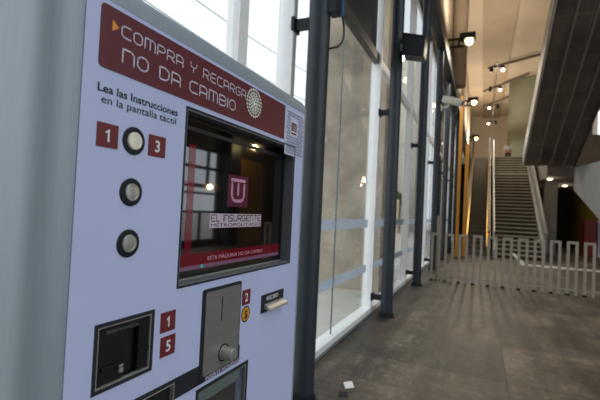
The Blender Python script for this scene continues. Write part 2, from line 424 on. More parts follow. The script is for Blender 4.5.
def techno(txt, y0, y1, z0, z1, sw, x, m, name, parent, gap=.26):
    tot = 0
    for ch in txt: tot += (.42 if ch == ' ' else GL[ch][0]) + gap
    tot -= gap; k = (y1-y0)/tot; b = MB(); c = 0
    for ch in txt:
        if ch == ' ': c += .42+gap; continue
        w, ls = GL[ch]
        strokes(b, [[(y0+(c+px)*k, z0+pz*(z1-z0)) for px, pz in l] for l in ls], sw, x)
        c += w+gap
    return b.build(name, m, parent)
def disc(y, z, r, x, n=24, b=None):
    b = b or MB()
    b.add([(FX+x, y+math.cos(2*PI*i/n)*r, z+math.sin(2*PI*i/n)*r) for i in range(n)],[tuple(range(n))]); return b
def rrect(y0,y1,z0,z1,r,x0,x1,left_only=False):
    pts = []
    for cy, cz, a in ((y1-r,z1-r,0),(y0+r,z1-r,90),(y0+r,z0+r,180),(y1-r,z0+r,270)):
        if left_only and a in (0,270): pts.append((y1, z1 if a == 0 else z0)); continue
        for i in range(7):
            t = R(a+15*i); pts.append((cy+r*math.cos(t), cz+r*math.sin(t)))
    return MB().prism(pts, 0, FX+x0, FX+x1)

# --- banner
ban = rrect(.394,.977,1.690,1.7815,.007,0,.0012,True).build('banner', M['maroon'], tm)
techno('COMPRA Y RECARGA', .430,.776, 1.7455,1.7625, .0023, .0016, M['letter'], 'lettering', ban)
techno('NO DA CAMBIO', .434,.736, 1.7085,1.7285, .0027, .0016, M['letter'], 'lettering', ban)
MB().add([(FX+.0016,.413,1.7635),(FX+.0016,.4245,1.7555),(FX+.0016,.413,1.7465)],[(0,1,2)]).build('arrow_mark', M['orange'], ban)
gb = MB()
for (rad, n, dr) in ((.0315,24,.0032),):
    for i in range(n):
        t = 2*PI*i/n
        disc(.814+rad*math.cos(t), 1.7455+rad*math.sin(t), dr, .0016, 10, gb)
disc(.814,1.7455,.0268,.0016,32,gb)
em = gb.build('dotted_globe_emblem', M['emblem'], ban)
hb = MB()
for (rad, n, dr) in ((.0262,20,.0023),(.0200,16,.0022),(.0138,11,.0020),(.0078,6,.0018)):
    for i in range(n):
        t = 2*PI*(i+.5)/n; y = .814+rad*math.cos(t); z = 1.7455+rad*math.sin(t)
        hb.add([(FX+.0018,y-dr,z-dr),(FX+.0018,y+dr,z-dr),(FX+.0018,y+dr,z+dr),(FX+.0018,y-dr,z+dr)],[(0,1,2,3)])
hb.build('emblem_holes', M['maroon'], ban)
# --- sticker
st = fbox(.984,1.104,1.652,1.779,0,.0008).build('sticker', M['paper_w'], tm)
sb = MB(); row = 0; z = 1.656
while z < 1.776:
    y = .988 + (.006 if row % 2 else 0)
    while y < 1.102:
        for rad in (.0055,.0030):
            pts = [(y+rad*math.cos(t), z+rad*math.sin(t)) for t in [PI*i/6 for i in range(7)]]
            if all(.985 < p[0] < 1.103 and p[1] < 1.778 for p in pts) and not (1.014 < y < 1.062 and 1.702 < z < 1.757):
                for a, c in zip(pts[:-1], pts[1:]):
                    d = Vector((c[0]-a[0],c[1]-a[1])); n = Vector((-d.y,d.x)).normalized()*.0007
                    sb.add([(FX+.0011,a[0]+n.x,a[1]+n.y),(FX+.0011,a[0]-n.x,a[1]-n.y),(FX+.0011,c[0]-n.x,c[1]-n.y),(FX+.0011,c[0]+n.x,c[1]+n.y)],[(0,1,2,3)])
        y += .012
    z += .0075; row += 1
sb.build('scale_pattern', M['scale'], st)
fbox(1.021,1.054,1.7225,1.746,.0008,.0013).build('red_emblem', M['maroon2'], st)
fbox(1.021,1.054,1.713,1.718,.0008,.0013).build('red_bar', M['maroon2'], st)
eb = MB(); strokes(eb, [[(1.029,1.741),(1.029,1.729),(1.033,1.7265),(1.042,1.7265),(1.046,1.729),(1.046,1.741)],[(1.0375,1.741),(1.0375,1.731)]], .0026, .0016)
eb.build('emblem_strokes', M['paper_w'], st)
# --- instructions
font_text('Lea las Instrucciones', .3955,.5595, 1.6555,.0118, .0006, M['black'], 'instruction_text', tm, .018)
font_text('en la pantalla táctil', .4025,.5565, 1.640,.0112, .0006, M['black'], 'instruction_text', tm, .004)
# --- number stickers
def numsq(ch, y, z, w=.0372, h=.0352, ht=.0185):
    o = fbox(y-w/2,y+w/2,z-h/2,z+h/2,0,.0008).build('number_sticker', M['maroon2'], tm)
    tag(o, 'maroon square sticker numbered ' + ch)
    if ch == '1':
        k = ht; zb = z-ht/2
        MB().add([(FX+.0012, y+a*k, zb+c*k) for a, c in ((-.02,0),(.16,0),(.16,1),(.02,1),(-.06,.88),(-.24,.80),(-.24,.66),(-.02,.72))],[tuple(range(8))]).build('numeral', M['white'], o)
    else: font_text(ch, (y+.0005,), None, z-ht/2, ht, .0012, M['white'], 'numeral', o, .02)
numsq('1', .4165,1.5945); numsq('3', .5145,1.5945,.0385)
numsq('1', .5640,1.2925); numsq('5', .5665,1.2495); numsq('2', .8240,1.2895,.0355)
cs = disc(.8245,1.250,.0190,.0006,28).build('coin_sticker', M['black'], tm)
disc(.8245,1.250,.0160,.0009,28).build('amber_disc', M['gold'], cs)
font_text('$', (.8248,), None, 1.2405,.0185,.0013, M['black'], 'dollar_sign', cs, .02)
# --- push buttons
for z, lit in ((1.595,1),(1.515,0),(1.4355,0)):
    bt = MB().lathe((FX,.465,z),(1,0,0),[(0,.0218),(.0014,.0218),(.0022,.0208),(.0022,.0142),(.001,.0140)],36).build('push_button', M['ring'], tm, smooth=True)
    MB().lathe((FX+.001,.465,z),(1,0,0),[(0,.0137),(.0030,.0137),(.0042,.0128),(.0043,.0112),(.0036,.0106),(.0041,.006),(.0043,.0)],36).build('button_cap', M['caplit'] if lit else M['cap'], bt, smooth=True)
# --- screen
frame(.5815,1.0525,1.3465,1.6805,.0035,-.001,.0012).build('screen_frame', M['frame'], tm)
b = MB()
b.plate((.5805,1.0535),(1.3455,1.6815),[(.588,1.0465,1.353,1.674)],FX-.034,FX-.0005)
b.build('screen_recess', M['bezel'], tm)
scr = MB().box(FX-.040,FX-.030,.584,1.050,1.349,1.678).build('touch_screen', M['screen'], tm)
D = -.0299
def ubox(y0,y1,z0,z1,m,name,par,e=.0003): return fbox(y0,y1,z0,z1,D,D+e).build(name, m, par)
b = frame(.588,1.0465,1.353,1.674,.0085,D,D+.002); b.build('monitor_rim', M['blackpl'], scr)
MB().box(FX+D,FX+D+.0012,.5985,1.036,1.6465,1.6545).build('monitor_bezel_strip', M['frame'], scr)
MB().box(FX+D,FX+D+.004,.588,1.0465,1.353,1.3555).build('silver_edge', M['chrome'], scr)
ubox(.5985,1.036,1.3775,1.4015,M['ui_red'],'red_message_bar',scr)
ubox(.5985,1.036,1.3690,1.3775,M['ui_lilac'],'lilac_strip',scr)
ubox(.632,.652,1.4015,1.620,M['ui_red'],'red_side_bar',scr)
ubox(.612,.632,1.5405,1.5465,M['ui_lilac'],'menu_mark',scr); ubox(.612,.632,1.470,1.4745,M['ui_lilac'],'menu_mark',scr)
lg = ubox(.770,.856,1.500,1.5735,M['ui_logo'],'logo_square',scr)
def dstroke(lines, sw, m, name, par, x=.0005):
    q = MB(); strokes(q, lines, sw, D+x); return q.build(name, m, par)
dstroke([[(.784,1.5625),(.8405,1.5625)],[(.7865,1.5535),(.7865,1.526),(.7915,1.518),(.800,1.514),(.825,1.514),(.834,1.518),(.8385,1.526),(.8385,1.5535)]], .0075, M['ui_pink'], 'logo_letter', lg)
dstroke([[(.8125,1.5535),(.8125,1.529)]], .0075, M['ui_pink'], 'logo_letter', lg)
wl = ubox(.709,.927,1.452,1.4835,M['ui_white'],'name_label',scr)
techno('EL INSURGENTE', .7135,.9225, 1.4665,1.4805, .0022, D+.0006, M['ui_dark'], 'label_lettering', wl)
font_text('METROPOLITANO', .7135,.9225, 1.4545,.0075, D+.0006, M['ui_dark'], 'label_small_print', wl, .0)
font_text('ESTA MÁQUINA NO DA CAMBIO', .708,.942, 1.384,.0085, D+.0006, M['ui_pink'], 'message_text', scr, 0)
disc(.690,1.3735,.0042,D+.0006,16).build('green_dot', M['ui_green'], scr)
# --- card reader
cr = frame(.4140,.5300,1.2190,1.3210,.0058,-.001,.0014).build('card_reader', M['frame'], tm)
frame(.4198,.5242,1.2248,1.3152,.0021,-.006,.0006).build('silver_trim', M['chrome'], cr)
MB().plate((.4215,.5225),(1.2265,1.3135),[(.4745,.5005,1.2275,1.300)],FX-.014,FX-.003).build('reader_plate', M['blackpl'], cr)
MB().box(FX-.050,FX-.0145,.4205,.5235,1.2255,1.3145).build('card_groove', M['hole'], cr)
for q in ((.4300,.4700,1.2490,1.2545),(.5005,.5215,1.2560,1.2620)):
    MB().box(FX-.003,FX+.0008,*q).build('guide_bar', M['blackpl'], cr, bevel=.001)
b = MB(); b.lathe((FX-.003,.4655,1.2490),(1,0,0),[(0,.0046),(.003,.0046),(.0038,.0036)],20); b.box(FX-.003,FX+.0002,.4630,.4700,1.2370,1.2440)
b.build('key_lock', M['chrome'], cr)
fbox(.4700,.5000,1.2270,1.2280,-.003,-.002).build('slot_edge', M['alugrey'], cr)
font_text('INSERTE TARJETA', .4385,.4985,1.3015,.0045,-.0027, M['bezel'], 'reader_print', cr)
# --- coin unit
cu_ = rrect(.6585,.7985,1.1480,1.3320,.006,0,.0022).build('coin_unit', M['frame'], tm)
rrect(.6665,.7925,1.1580,1.3255,.006,.0022,.0048).build('steel_plate', M['steel'], cu_, bevel=.0008)
fbox(.7195,.7225,1.2590,1.3100,.0046,.0052).build('coin_slot', M['hole'], cu_)
kb = MB().lathe((FX+.0045,.7345,1.1885),(1,0,0),[(0,.0160),(.0012,.0160),(.0016,.0132),(.024,.0130),(.0262,.0118),(.0268,.0100),(.0268,.0)],32).build('return_knob', M['cap'], cu_, smooth=True)
MB().lathe((FX+.0046,.7345,1.1885),(1,0,0),[(0,.0185),(.0010,.0185),(.0012,.0165)],28).build('knob_ring', M['hole'], kb)
# --- black band and bill unit
bd = MB().plate((.470,.8045),(1.10,1.1835),[(.5905,.8050,1.09,1.1450),(.4765,.589,1.09,1.1765)],FX,FX+.0010).build('black_band', M['frame'], tm)
font_text('INSERTE MONEDAS', .6790,.8010,1.1470,.0080,.0027, M['letter'], 'band_print', bd, .01)
bu = MB().plate((.4765,.589),(1.0,1.1765),[(.4785,.587,1.0005,1.1745)],FX-.005,FX+.0016).build('bill_slot', M['chrome'], tm)
MB().box(FX-.050,FX-.008,.4775,.588,1.001,1.1755).build('bill_interior', M['hole'], bu)
MB().prism([(FX-.008,1.00),(FX-.001,1.00),(FX-.007,1.150),(FX-.008,1.150)],1,.4795,.572).build('bill_guide', M['blackpl'], bu)
# --- change tray
ct = frame(.6535,.8455,.88,1.1375,.0075,-.001,.0014).build('change_tray', M['frame'], tm)
frame(.6612,.8378,.8876,1.1298,.0030,-.006,.0008).build('tray_trim', M['alugrey'], ct)
MB().box(FX-.055,FX-.048,.661,.838,.90,1.13).build('tray_interior', M['hole'], ct)
MB().prism([(FX-.02,1.103),(FX-.006,1.100),(FX-.006,1.127),(FX-.02,1.127)],1,.6645,.822).build('tray_flap', M['lip'], ct)
MB().box(FX-.03,FX-.020,.6645,.828,.895,1.103).build('tray_door', M['darkwall'], ct)
# --- receipt slot
rc = fbox(.8960,1.0195,1.2345,1.2800,0,.0014).build('receipt_slot', M['frame'], tm)
font_text('RECIBO', .9225,.9860,1.2635,.0098,.0018, M['white'], 'receipt_print', rc, .015)
MB().prism([(FX+.0014,1.2420),(FX+.0014,1.2560),(FX+.010,1.2520),(FX+.0185,1.2455),(FX+.0200,1.2405),(FX+.0180,1.2395),(FX+.010,1.2440)],1,.9110,1.0155).build('receipt_lip', M['chrome'], rc, bevel=.0006)
fbox(.9060,1.0150,1.2375,1.2425,.0014,.0020).build('receipt_mouth', M['hole'], rc)

# ================================================================== SETTING
# floor and ground
struct(MB().box(-1.62,9.5,-6,46,-.2,0).build('floor', M['floor']))
gnd = struct(MB().box(-60,-1.62,-20,90,-.3,-.02).build('ground', M['ground']))
struct(MB().box(9.5,60,-20,90,-.3,-.02).build('ground', M['ground']))
struct(MB().box(-1.62,9.5,-40,-6,-.3,-.02).build('ground', M['ground']))

# glass wall: bays between mullions
GX = -1.55; TOP = 6.6; Z0 = .10
YB = [-.02, 2.98, 6.0, 9.0, 12.0, 15.0, 18.0, 21.0, 24.0]
b = MB(); b.box(-1.62,-1.46,-3,24.06,0,.028)
struct(b.build('trim_1', M['alugrey']))
struct(MB().box(-1.62,-1.47,-3,24.06,.028,.095).build('trim_2', M['alu'], bevel=.006))
for i in range(len(YB)-1):
    y0, y1 = YB[i], YB[i+1]
    f = MB()
    f.box(-1.61,-1.465,y1-.035,y1+.035,.095,TOP)              # mullion at the far end of the bay
    f.box(-1.58,-1.50,y0+.035,y1-.035,3.76,3.89) if i != 1 else None
    f.box(-1.58,-1.52,y0+.035,y1-.035,TOP-.12,TOP)
    fr = struct(f.build('window_%d' % (i+1), M['alu'], bevel=.004))
    f2 = MB(); f2.box(-1.565,-1.54,y1+.036,y1+.10,.095,TOP)
    f2.build('side_strip', M['alugrey'], fr)
    if i == 1:
        MB().box(-1.58,-1.49,y0+.035,y1-.035,3.76,3.89).build('transom', M['transom'], fr)
        MB().box(-1.57,-1.53,y0+.10,y1-.12,3.89,TOP-.12).build('dark_panel', M['darkpanel'], fr)
    ztop = 3.76 if i == 1 else TOP-.12
    MB().add([(GX,y0+.10,.095),(GX,y1-.12,.095),(GX,y1-.12,ztop),(GX,y0+.10,ztop)],[(0,1,2,3)]).build('pane', M['glass'], fr)
    bnd = MB(); bnd.box(GX+.004,GX+.006,y0+.10,y1-.12,.630,.742); bnd.box(GX+.004,GX+.006,y0+.10,y1-.12,1.290,1.405)
    bnd.build('frosted_band', M['frost'], fr)
    MB().box(GX-.004,GX+.008,(y0+y1)/2-.012-.05,(y0+y1)/2+.012-.05,.095,ztop).build('pane_joint', M['alugrey'], fr)
# extra post seen over the machine
MB().box(-1.60,-1.50,2.215,2.325,.095,TOP).build('post', M['alu'], bpy.data.objects['window_1'])
# wall above the glazing, beam along the column tops
struct(MB().box(-1.62,-1.34,-3,46,TOP,12.2).build('wall_left', M['beige']))
struct(MB().box(-1.62,-1.40,24.06,46,0,TOP).build('wall_left', M['darkwall']))
bm_ = MB().box(-1.33,-1.10,3.5,40,6.25,6.62).build('longitudinal_beam', M['darksteel'])
struct(bm_)

# ceiling in strips
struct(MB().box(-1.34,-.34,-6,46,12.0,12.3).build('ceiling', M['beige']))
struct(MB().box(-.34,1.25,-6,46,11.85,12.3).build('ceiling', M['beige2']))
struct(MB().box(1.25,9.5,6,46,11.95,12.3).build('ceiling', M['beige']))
for (xa,ya,xb,yb) in ((0.0,30.2,2.9,28.5),(-.3,35.6,2.6,32.2),(-.3,40.4,2.6,36.6)):
    d = Vector((xb-xa,yb-ya,0)).normalized(); n = Vector((-d.y,d.x,0))*.06
    A = Vector((xa,ya,0)); B = Vector((xb,yb,0))
    q = [(A+n),(A-n),(B-n),(B+n)]
    struct(MB().prism([(p.x,p.y) for p in q],2,11.72,11.86).build('ceiling_rib', M['mezz']))

# upper floor, back walls
struct(MB().box(-1.40,2.40,26.25,46,4.72,5.10).build('upper_floor', M['greywall']))
struct(MB().box(2.40,9.5,19.7,46,3.40,5.10).build('mezzanine_slab', M['mezz']))
struct(MB().box(-1.62,9.5,45.6,46,5.1,12.2).build('wall_back', M['beige']))
struct(MB().box(-1.40,9.5,30.5,30.8,0,4.72).build('wall_back', M['darkwall']))
# pale green wall set at a slant on the upper floor
q = [(1.47,33.9),(1.6,34.2),(3.9,32.8),(3.8,32.5)]
struct(MB().prism(q,2,5.1,11.9).build('wall_middle', M['green']))
# pillar and dark room under the mezzanine
struct(MB().box(2.60,3.12,22.0,22.5,0,3.40).build('wall_pier', M['greywall']))
struct(MB().box(5.02,5.20,22.5,30.5,0,3.4).build('wall_side', M['mustard']))
# right-hand side (seen mirrored in the screen and in the glass)
wr = MB(); ZB = 3.4
wr.plate((6,46),(0,12.2),[(10.6,13.0,.2,3.55),(16.1,16.45,.2,3.5),(28.2,30.2,6.2,9.6),(30.6,32.6,6.2,9.6),(33.0,35.0,6.2,9.6),(37.5,42.5,6.2,11.0)],8.2,8.5)
struct(wr.build('wall_right', M['darkwall']))
struct(MB().box(8.08,8.2,13.75,16.0,0,3.5).build('wall_right', M['brown']))
struct(MB().box(7.8,8.2,13.02,13.72,0,11.9).build('wall_right_pier', M['darkpanel']))
f = MB().plate((10.6,13.0),(.2,3.55),[(10.65,12.22,2.93,3.5),(12.36,12.95,2.93,3.5),(10.65,12.22,2.28,2.82),(12.36,12.95,2.28,2.82),(10.65,12.95,1.98,2.14),(10.65,12.95,1.30,1.90),(10.65,11.9,.25,1.22),(12.0,12.95,.25,1.22)],8.3,8.36)
struct(f.build('window_20', M['darkpanel']))
struct(MB().box(-1.62,9.5,-6.3,-6,0,12.3).build('rear_shade_wall', M['greywall']))  # added unseen wall, keeps sky light from behind off the casing
# outside: concrete pier, distant wall and hedge, cables
struct(MB().box(-3.35,-1.78,7.75,8.8,-.02,9).build('outer_pier', M['pier']))
struct(MB().box(-14,-6.2,33,33.4,-.02,2.7).build('outer_wall', M['cream']))
struct(MB().box(-16,-5.6,37,45,-.02,16).build('outer_building', M['cream2']))
hd = MB()
for i in range(60):
    x = -14+7.6*random.random(); z = 2.4+random.random()*1.0; r = .25+.25*random.random()
    hd.lathe((x,34+random.random()*.5,z-r),(0,0,1),[(-(z-r)-.02,.5*r),(.3*r,.75*r),(r,r),(1.6*r,.8*r),(2*r,.1*r)],8)
hd = hd.build('hedge', M['hedge']); tag(hd, 'clipped green hedge behind the cream wall outside', 'hedge', kind='stuff')

for k, (z0, z1) in enumerate(((5.50,5.62),(6.02,6.80))):
    cb = MB(); cb.tube([(-6.0, 2+i*1.0, z0+(z1-z0)*i/14-.25*math.sin(PI*i/14)) for i in range(15)], .012, 6)
    cb = cb.build('overhead_cable', M['alugrey'], smooth=True)
    tag(cb, ('lower','upper')[k]+' thin overhead cable outside, seen through the glass above the ticket machine', 'cable', 'overhead cables outside')
for y in (1.9, 16.1):
    struct(MB().box(-6.1,-5.9,y-.1,y+.1,-.02,7.2).build('outer_pole', M['alugrey']))

# ================================================================== COLUMNS
CX = -1.25
def make_column(bz=(.26,3.02)):
    root = thing('steel_column', (CX,0,0), 'x', 'column', 'dark round steel columns along the glass wall')
    MB().lathe((CX,0,.012),(0,0,1),[(0,.088),(6.24,.088)],36).build('shaft', M['column'], root, smooth=True)
    b = MB(); b.lathe((CX,0,0),(0,0,1),[(0,.125),(.018,.125),(.018,.105),(.07,.103)],28); b.build('base_flange', M['darksteel'], root)
    for z in bz:
        b = MB(); b.box(-1.478,-1.32,-.03,.03,z-.04,z+.04); b.box(-1.478,-1.452,-.06,.06,z-.055,z+.055)
        b.build('bracket', M['darksteel'], root)
    return root
col0 = make_column()
col_labels = ['dark steel column right beside the ticket machine, with a small blue box high on it',
 'dark steel column carrying the black loudspeaker, second from the ticket machine',
 'dark steel column standing where the railing meets the glass wall',
 'dark steel column holding the white security camera, first one beyond the railing',
 'second dark steel column beyond the railing, next after the security camera column',
 'third dark steel column beyond the railing, left of the orange posts',
 'fourth dark steel column beyond the railing, nearly hidden behind the others',
 'farthest dark steel column of the row along the glass wall']
for i, y in enumerate((2.98,6.02,9.02,12.0,15.0,18.0,21.0,24.0)):
    c = col0 if i == 0 else copy_tree(col0)
    c.location = (CX, y-.0, 0); c['label'] = col_labels[i]

MB().box(-1.245,-1.225,3.055,3.13,.97,1.03).build('tab', M['darksteel'], col0, bevel=.006)

# small blue box and cable on the first column
jb = thing('junction_box', (-1.16,2.98,3.2), 'small dark box with a blue cap and looping cable on the nearest column', 'junction box')
MB().box(-1.172,-1.10,2.94,3.06,3.07,3.30).build('box_body', M['darksteel'], jb, bevel=.006)
MB().box(-1.15,-1.09,3.06,3.11,3.10,3.22).build('blue_cap', M['blue'], jb, bevel=.005)
pts = []
for i in range(25):
    t = i/24
    pts.append((-1.12, 2.99+.22*math.sin(PI*t)**.8*(1 if t<1 else 1), 3.22-.42*t))
MB().tube([(-1.12,3.0,3.26)]+pts+[(-1.165,3.0,2.80)], .008).build('cable', M['rubber'], jb, smooth=True)

# loudspeaker on the second column
sp = thing('loudspeaker', (-1.1,6.0,3.95), 'black boxy wall loudspeaker mounted high on the second steel column', 'loudspeaker')
poly = [(-1.13,3.80),(-.83,3.73),(-.815,4.03),(-1.13,4.12)]
MB().prism(poly,1,5.80,6.06).build('cabinet', M['blackpl'], sp, bevel=.012)
MB().prism([(-1.10,3.82),(-.85,3.755),(-.84,4.00),(-1.10,4.075)],1,5.790,5.802).build('grille', M['frame'], sp)
b = MB(); b.box(-1.185,-1.13,5.90,5.98,3.90,4.00); b.tube([(-1.17,5.94,3.95),(-1.13,5.94,3.95)],.03); b.build('wall_bracket', M['alugrey'], sp)

# CCTV camera on the fourth column
cc = thing('security_camera', (-1.16,11.9,4.6), 'white box security camera pointing right on an arm over the railing', 'security camera')
d = Vector((.46,-.02,-.14)).normalized(); a0 = Vector((-1.13,11.86,4.79))
def obox(p, d, l, w, h):
    s = Vector((-d.y,d.x,0)).normalized() if abs(d.z) < .99 else Vector((0,1,0)); u = d.cross(s).normalized()
    vs = [p + d*(l*i) + s*(w*j) + u*(h*k) for i in (0,1) for j in (-.5,.5) for k in (-.5,.5)]
    return MB().add(vs, [(0,1,3,2),(4,6,7,5),(0,4,5,1),(2,3,7,6),(0,2,6,4),(1,5,7,3)])
obox(a0, d, .54, .19, .17).build('housing', M['cctv'], cc, bevel=.02)
p1 = a0 + d*.54
MB().cyl(p1, p1+d*.03, .07).build('lens', M['blackpl'], cc)
MB().tube([(-1.172,11.93,4.55),(-1.0,11.9,4.57),(-.93,11.87,4.66)], .028).build('arm', M['cctv'], cc, smooth=True)
MB().box(-1.175,-1.155,11.86,12.0,4.47,4.64).build('mount_plate', M['cctv'], cc)

# ================================================================== RAILING
def hoop(parent, x, y, w=.15, h=1.11, t=.027):
    b = MB()
    b.box(x-t,x+t,y-.012,y+.012,.0,h); b.box(x+w-t,x+w+t,y-.012,y+.012,.0,h); b.box(x+t,x+w-t,y-.012,y+.012,h-.05,h)
    return b.build('hoop', M['fence'], parent, bevel=.004)
def railing(x0, n, y, label):
    rt = thing('barrier_railing', (x0,y,0), label, 'railing', 'railing sections across the hall')
    proto = None
    for i in range(n):
        if proto is None: proto = hoop(rt, x0+.04, y)
        else:
            o = proto.copy(); C.objects.link(o); o.parent = rt; o.location = (i*.30,0,0)
    pf = None
    for i in range(n):
        if pf is None: pf = MB().box(x0+.0,x0+.08,y-.04,y+.04,0,.035).build('foot', M['blackpl'], rt)
        else:
            o = pf.copy(); C.objects.link(o); o.parent = rt; o.location = (i*.30,0,0)
    xe = x0+.04+(n-1)*.3+.15
    MB().box(x0+.02,xe,y-.016,y-.004,.10,.13).build('lower_rail', M['fence'], rt)
    return rt
railing(-1.10, 10, 10.0, 'greyish railing of upright hoops running from the glass wall across the hall')
railing(1.90, 9, 10.0, 'right-hand railing section of upright hoops, cut off by the frame')
pt = thing('gate_post', (-.92,10.07,0), 'taller grey square post standing behind the left end of the railing', 'post')
MB().box(-.975,-.885,10.03,10.12,0,1.50).build('post_shaft', M['fence'], pt, bevel=.006)
MB().box(-.99,-.87,10.015,10.135,0,.02).build('post_foot', M['darksteel'], pt)
MB().box(-.985,-.875,10.02,10.13,1.50,1.52).build('post_cap', M['fence'], pt)

# ================================================================== STAIRS
SL = 5.1/8.5
stc = thing('staircase', (1.29,17.7,0), 'wide straight staircase with dark risers climbing to the upper floor', 'staircase')
NS = 30; rise = 5.1/NS; run = 8.5/NS
stp = None
for i in range(NS):
    if stp is None:
        b = MB(); y = 17.7
        b.box(.46,2.10,y-.03,y+run+.02,rise-.045,rise)
        stp = b.build('tread', M['stair'], stc, bevel=.006)
        rs = MB().box(.48,2.08,y+.015,y+.05,0.0,rise-.045).build('riser', M['riser'], stc)
    else:
        for src in (stp, rs):
            o = src.copy(); C.objects.link(o); o.parent = stc; o.location = (0, i*run, i*rise)
for x0, x1 in ((.40,.47),(2.09,2.17)):
    MB().prism([(17.55,0),(18.0,0),(26.3,4.72),(26.3,5.25),(17.6,.30)],0,x0,x1).build('stringer', M['rail'], stc)
def sloped(x0,x1,za,zb,name,m,par,y0=17.7,y1=26.3,slope=SL):
    return MB().prism([(y0,za),(y0,zb),(y1,zb+(y1-y0)*slope),(y1,za+(y1-y0)*slope)],0,x0,x1).build(name, m, par)
sloped(2.17,2.20,.25,1.0,'balustrade_panel',M['rail'],stc)
sloped(2.13,2.24,1.0,1.07,'handrail',M['rail'],stc)
sloped(.415,.455,.95,1.02,'handrail',M['rail'],stc)
ps = None
for i in range(8):
    if ps is None: ps = MB().box(.42,.45,18.2,18.23,.3,1.25).build('baluster', M['rail'], stc)
    else:
        o = ps.copy(); C.objects.link(o); o.parent = stc; o.location = (0,i*1.1,i*1.1*SL)
MB().box(.46,2.10,24.05,24.35,3.90,3.96).build('landing_edge', M['stair'], stc)

# ================================================================== ESCALATOR
es = thing('escalator', (-.2,17.5,0), 'narrow escalator with golden side panels left of the staircase', 'escalator')
NE = 26; er = 5.05/NE; eu = 8.6/NE
e0 = None
for i in range(NE):
    if e0 is None:
        b = MB(); b.box(-.52,.12,17.6,17.6+eu+.02,er-.03,er); b.box(-.52,.12,17.6,17.63,0,er-.03)
        e0 = b.build('step', M['estep'], es)
    else:
        o = e0.copy(); C.objects.link(o); o.parent = es; o.location = (0,i*eu,i*er)
ES = 5.05/8.6
for x0, x1 in ((-.70,-.55),(.15,.30)):
    sloped(x0,x1,-.05,.42,'skirt_panel',M['brass'],es,17.5,26.2,ES)
    sloped(x0+.05,x1-.05,.42,.95,'balustrade',M['brass'],es,17.4,26.2,ES)
    sloped(x0+.03,x1-.03,.95,1.03,'handrail',M['rubber'],es,17.3,26.3,ES)
MB().box(-.70,.30,16.9,17.6,0,.02).build('comb_plate', M['estep'], es)

# orange-yellow posts by the escalator
op = thing('orange_post', (-.835,16,0), 'orange yellow square post, the left and taller of the two', 'post')
MB().box(-.90,-.79,15.95,16.06,.03,6.0).build('shaft', M['yellow'], op, bevel=.01)
MB().box(-.93,-.76,15.92,16.09,0,.03).build('foot', M['darksteel'], op)
op2 = thing('orange_post', (-.61,16.6,0), 'slim orange yellow post right beside the escalator, the shorter one', 'post')
MB().box(-.68,-.545,16.5,16.64,.03,4.3).build('shaft', M['yellow'], op2, bevel=.01)
MB().box(-.71,-.52,16.47,16.67,0,.03).build('foot', M['darksteel'], op2)
# beige concrete upper pier behind the first flood lamp
struct(MB().lathe((-1.05,16.9,6.63),(0,0,1),[(0,.27),(5.3,.30)],28).build('upper_pier', M['beige2'], smooth=True))

# ================================================================== OVERHEAD RAMP
rmp = thing('overhead_escalator', (2.35,12,7), 'huge dark clad underside of an escalator rising overhead on the right', 'escalator')
def rz(y): return 11.80-.42*y
Ya, Yb = 5.0, 19.1
MB().prism([(Ya,rz(Ya)),(Yb,rz(Yb)),(Yb,rz(Yb)+.45),(Ya,rz(Ya)+.45)],0,1.50,3.22).build('underside', M['rampdark'], rmp)
MB().prism([(Ya,rz(Ya)-.04),(Yb,rz(Yb)-.04),(Yb,rz(Yb)+.62),(Ya,rz(Ya)+.62)],0,1.43,1.50).build('side_skirt', M['skirt'], rmp)
MB().prism([(Ya,rz(Ya)-.04),(Yb,rz(Yb)-.04),(Yb,rz(Yb)+.62),(Ya,rz(Ya)+.62)],0,3.22,3.29).build('side_skirt', M['darkwall'], rmp)
pr_ = None
for i in range(3):
    x = 1.98+.45*i
    MB().prism([(Ya,rz(Ya)-.035),(Yb,rz(Yb)-.035),(Yb,rz(Yb)),(Ya,rz(Ya))],0,x-.035,x+.035).build('highlight_strip', M['mezz'], rmp)  # pale strips stand in for specular streaks on the cladding
# grey parapet below on the right
struct(MB().prism([(13.0,.9),(19.65,2.85),(19.65,3.75),(13.0,3.35)],0,3.34,3.55).build('parapet', M['greywall']))

# kerb line and its sloped white end
kb_ = thing('floor_kerb', (2.4,15.45,0), 'low white kerb across the floor beyond the railing with a pointed end', 'kerb')
MB().box(1.40,4.6,15.40,15.50,0,.05).build('kerb_strip', M['kerb'], kb_, bevel=.008)
MB().prism([(.92,.38),(1.02,.38),(1.40,.0),(1.22,.0)],1,15.42,15.46).build('end_wedge', M['kerb'], kb_)

# scraps on the floor
pp = MB().add([(-1.07,3.47,.004),(-1.01,3.53,.006),(-.955,3.42,.004),(-1.015,3.36,.003),(-1.07,3.47,.001),(-1.01,3.53,.002),(-.955,3.42,.001),(-1.015,3.36,.0005)],[(0,1,2,3),(4,7,6,5),(0,4,5,1),(1,5,6,2),(2,6,7,3),(3,7,4,0)]).build('paper_scrap', M['paper'])
tag(pp, 'white square scrap of paper lying on the floor near the sill', 'paper')
dp = MB().add([(-1.05,3.27,.004),(-.98,3.30,.004),(-.95,3.23,.004),(-1.02,3.19,.004),(-1.05,3.27,.001),(-.98,3.30,.001),(-.95,3.23,.001),(-1.02,3.19,.001)],[(0,1,2,3),(4,7,6,5),(0,4,5,1),(1,5,6,2),(2,6,7,3),(3,7,4,0)]).build('floor_drain_cover', M['hole'])
tag(dp, 'small black square cover on the floor just below the white paper', 'drain cover')

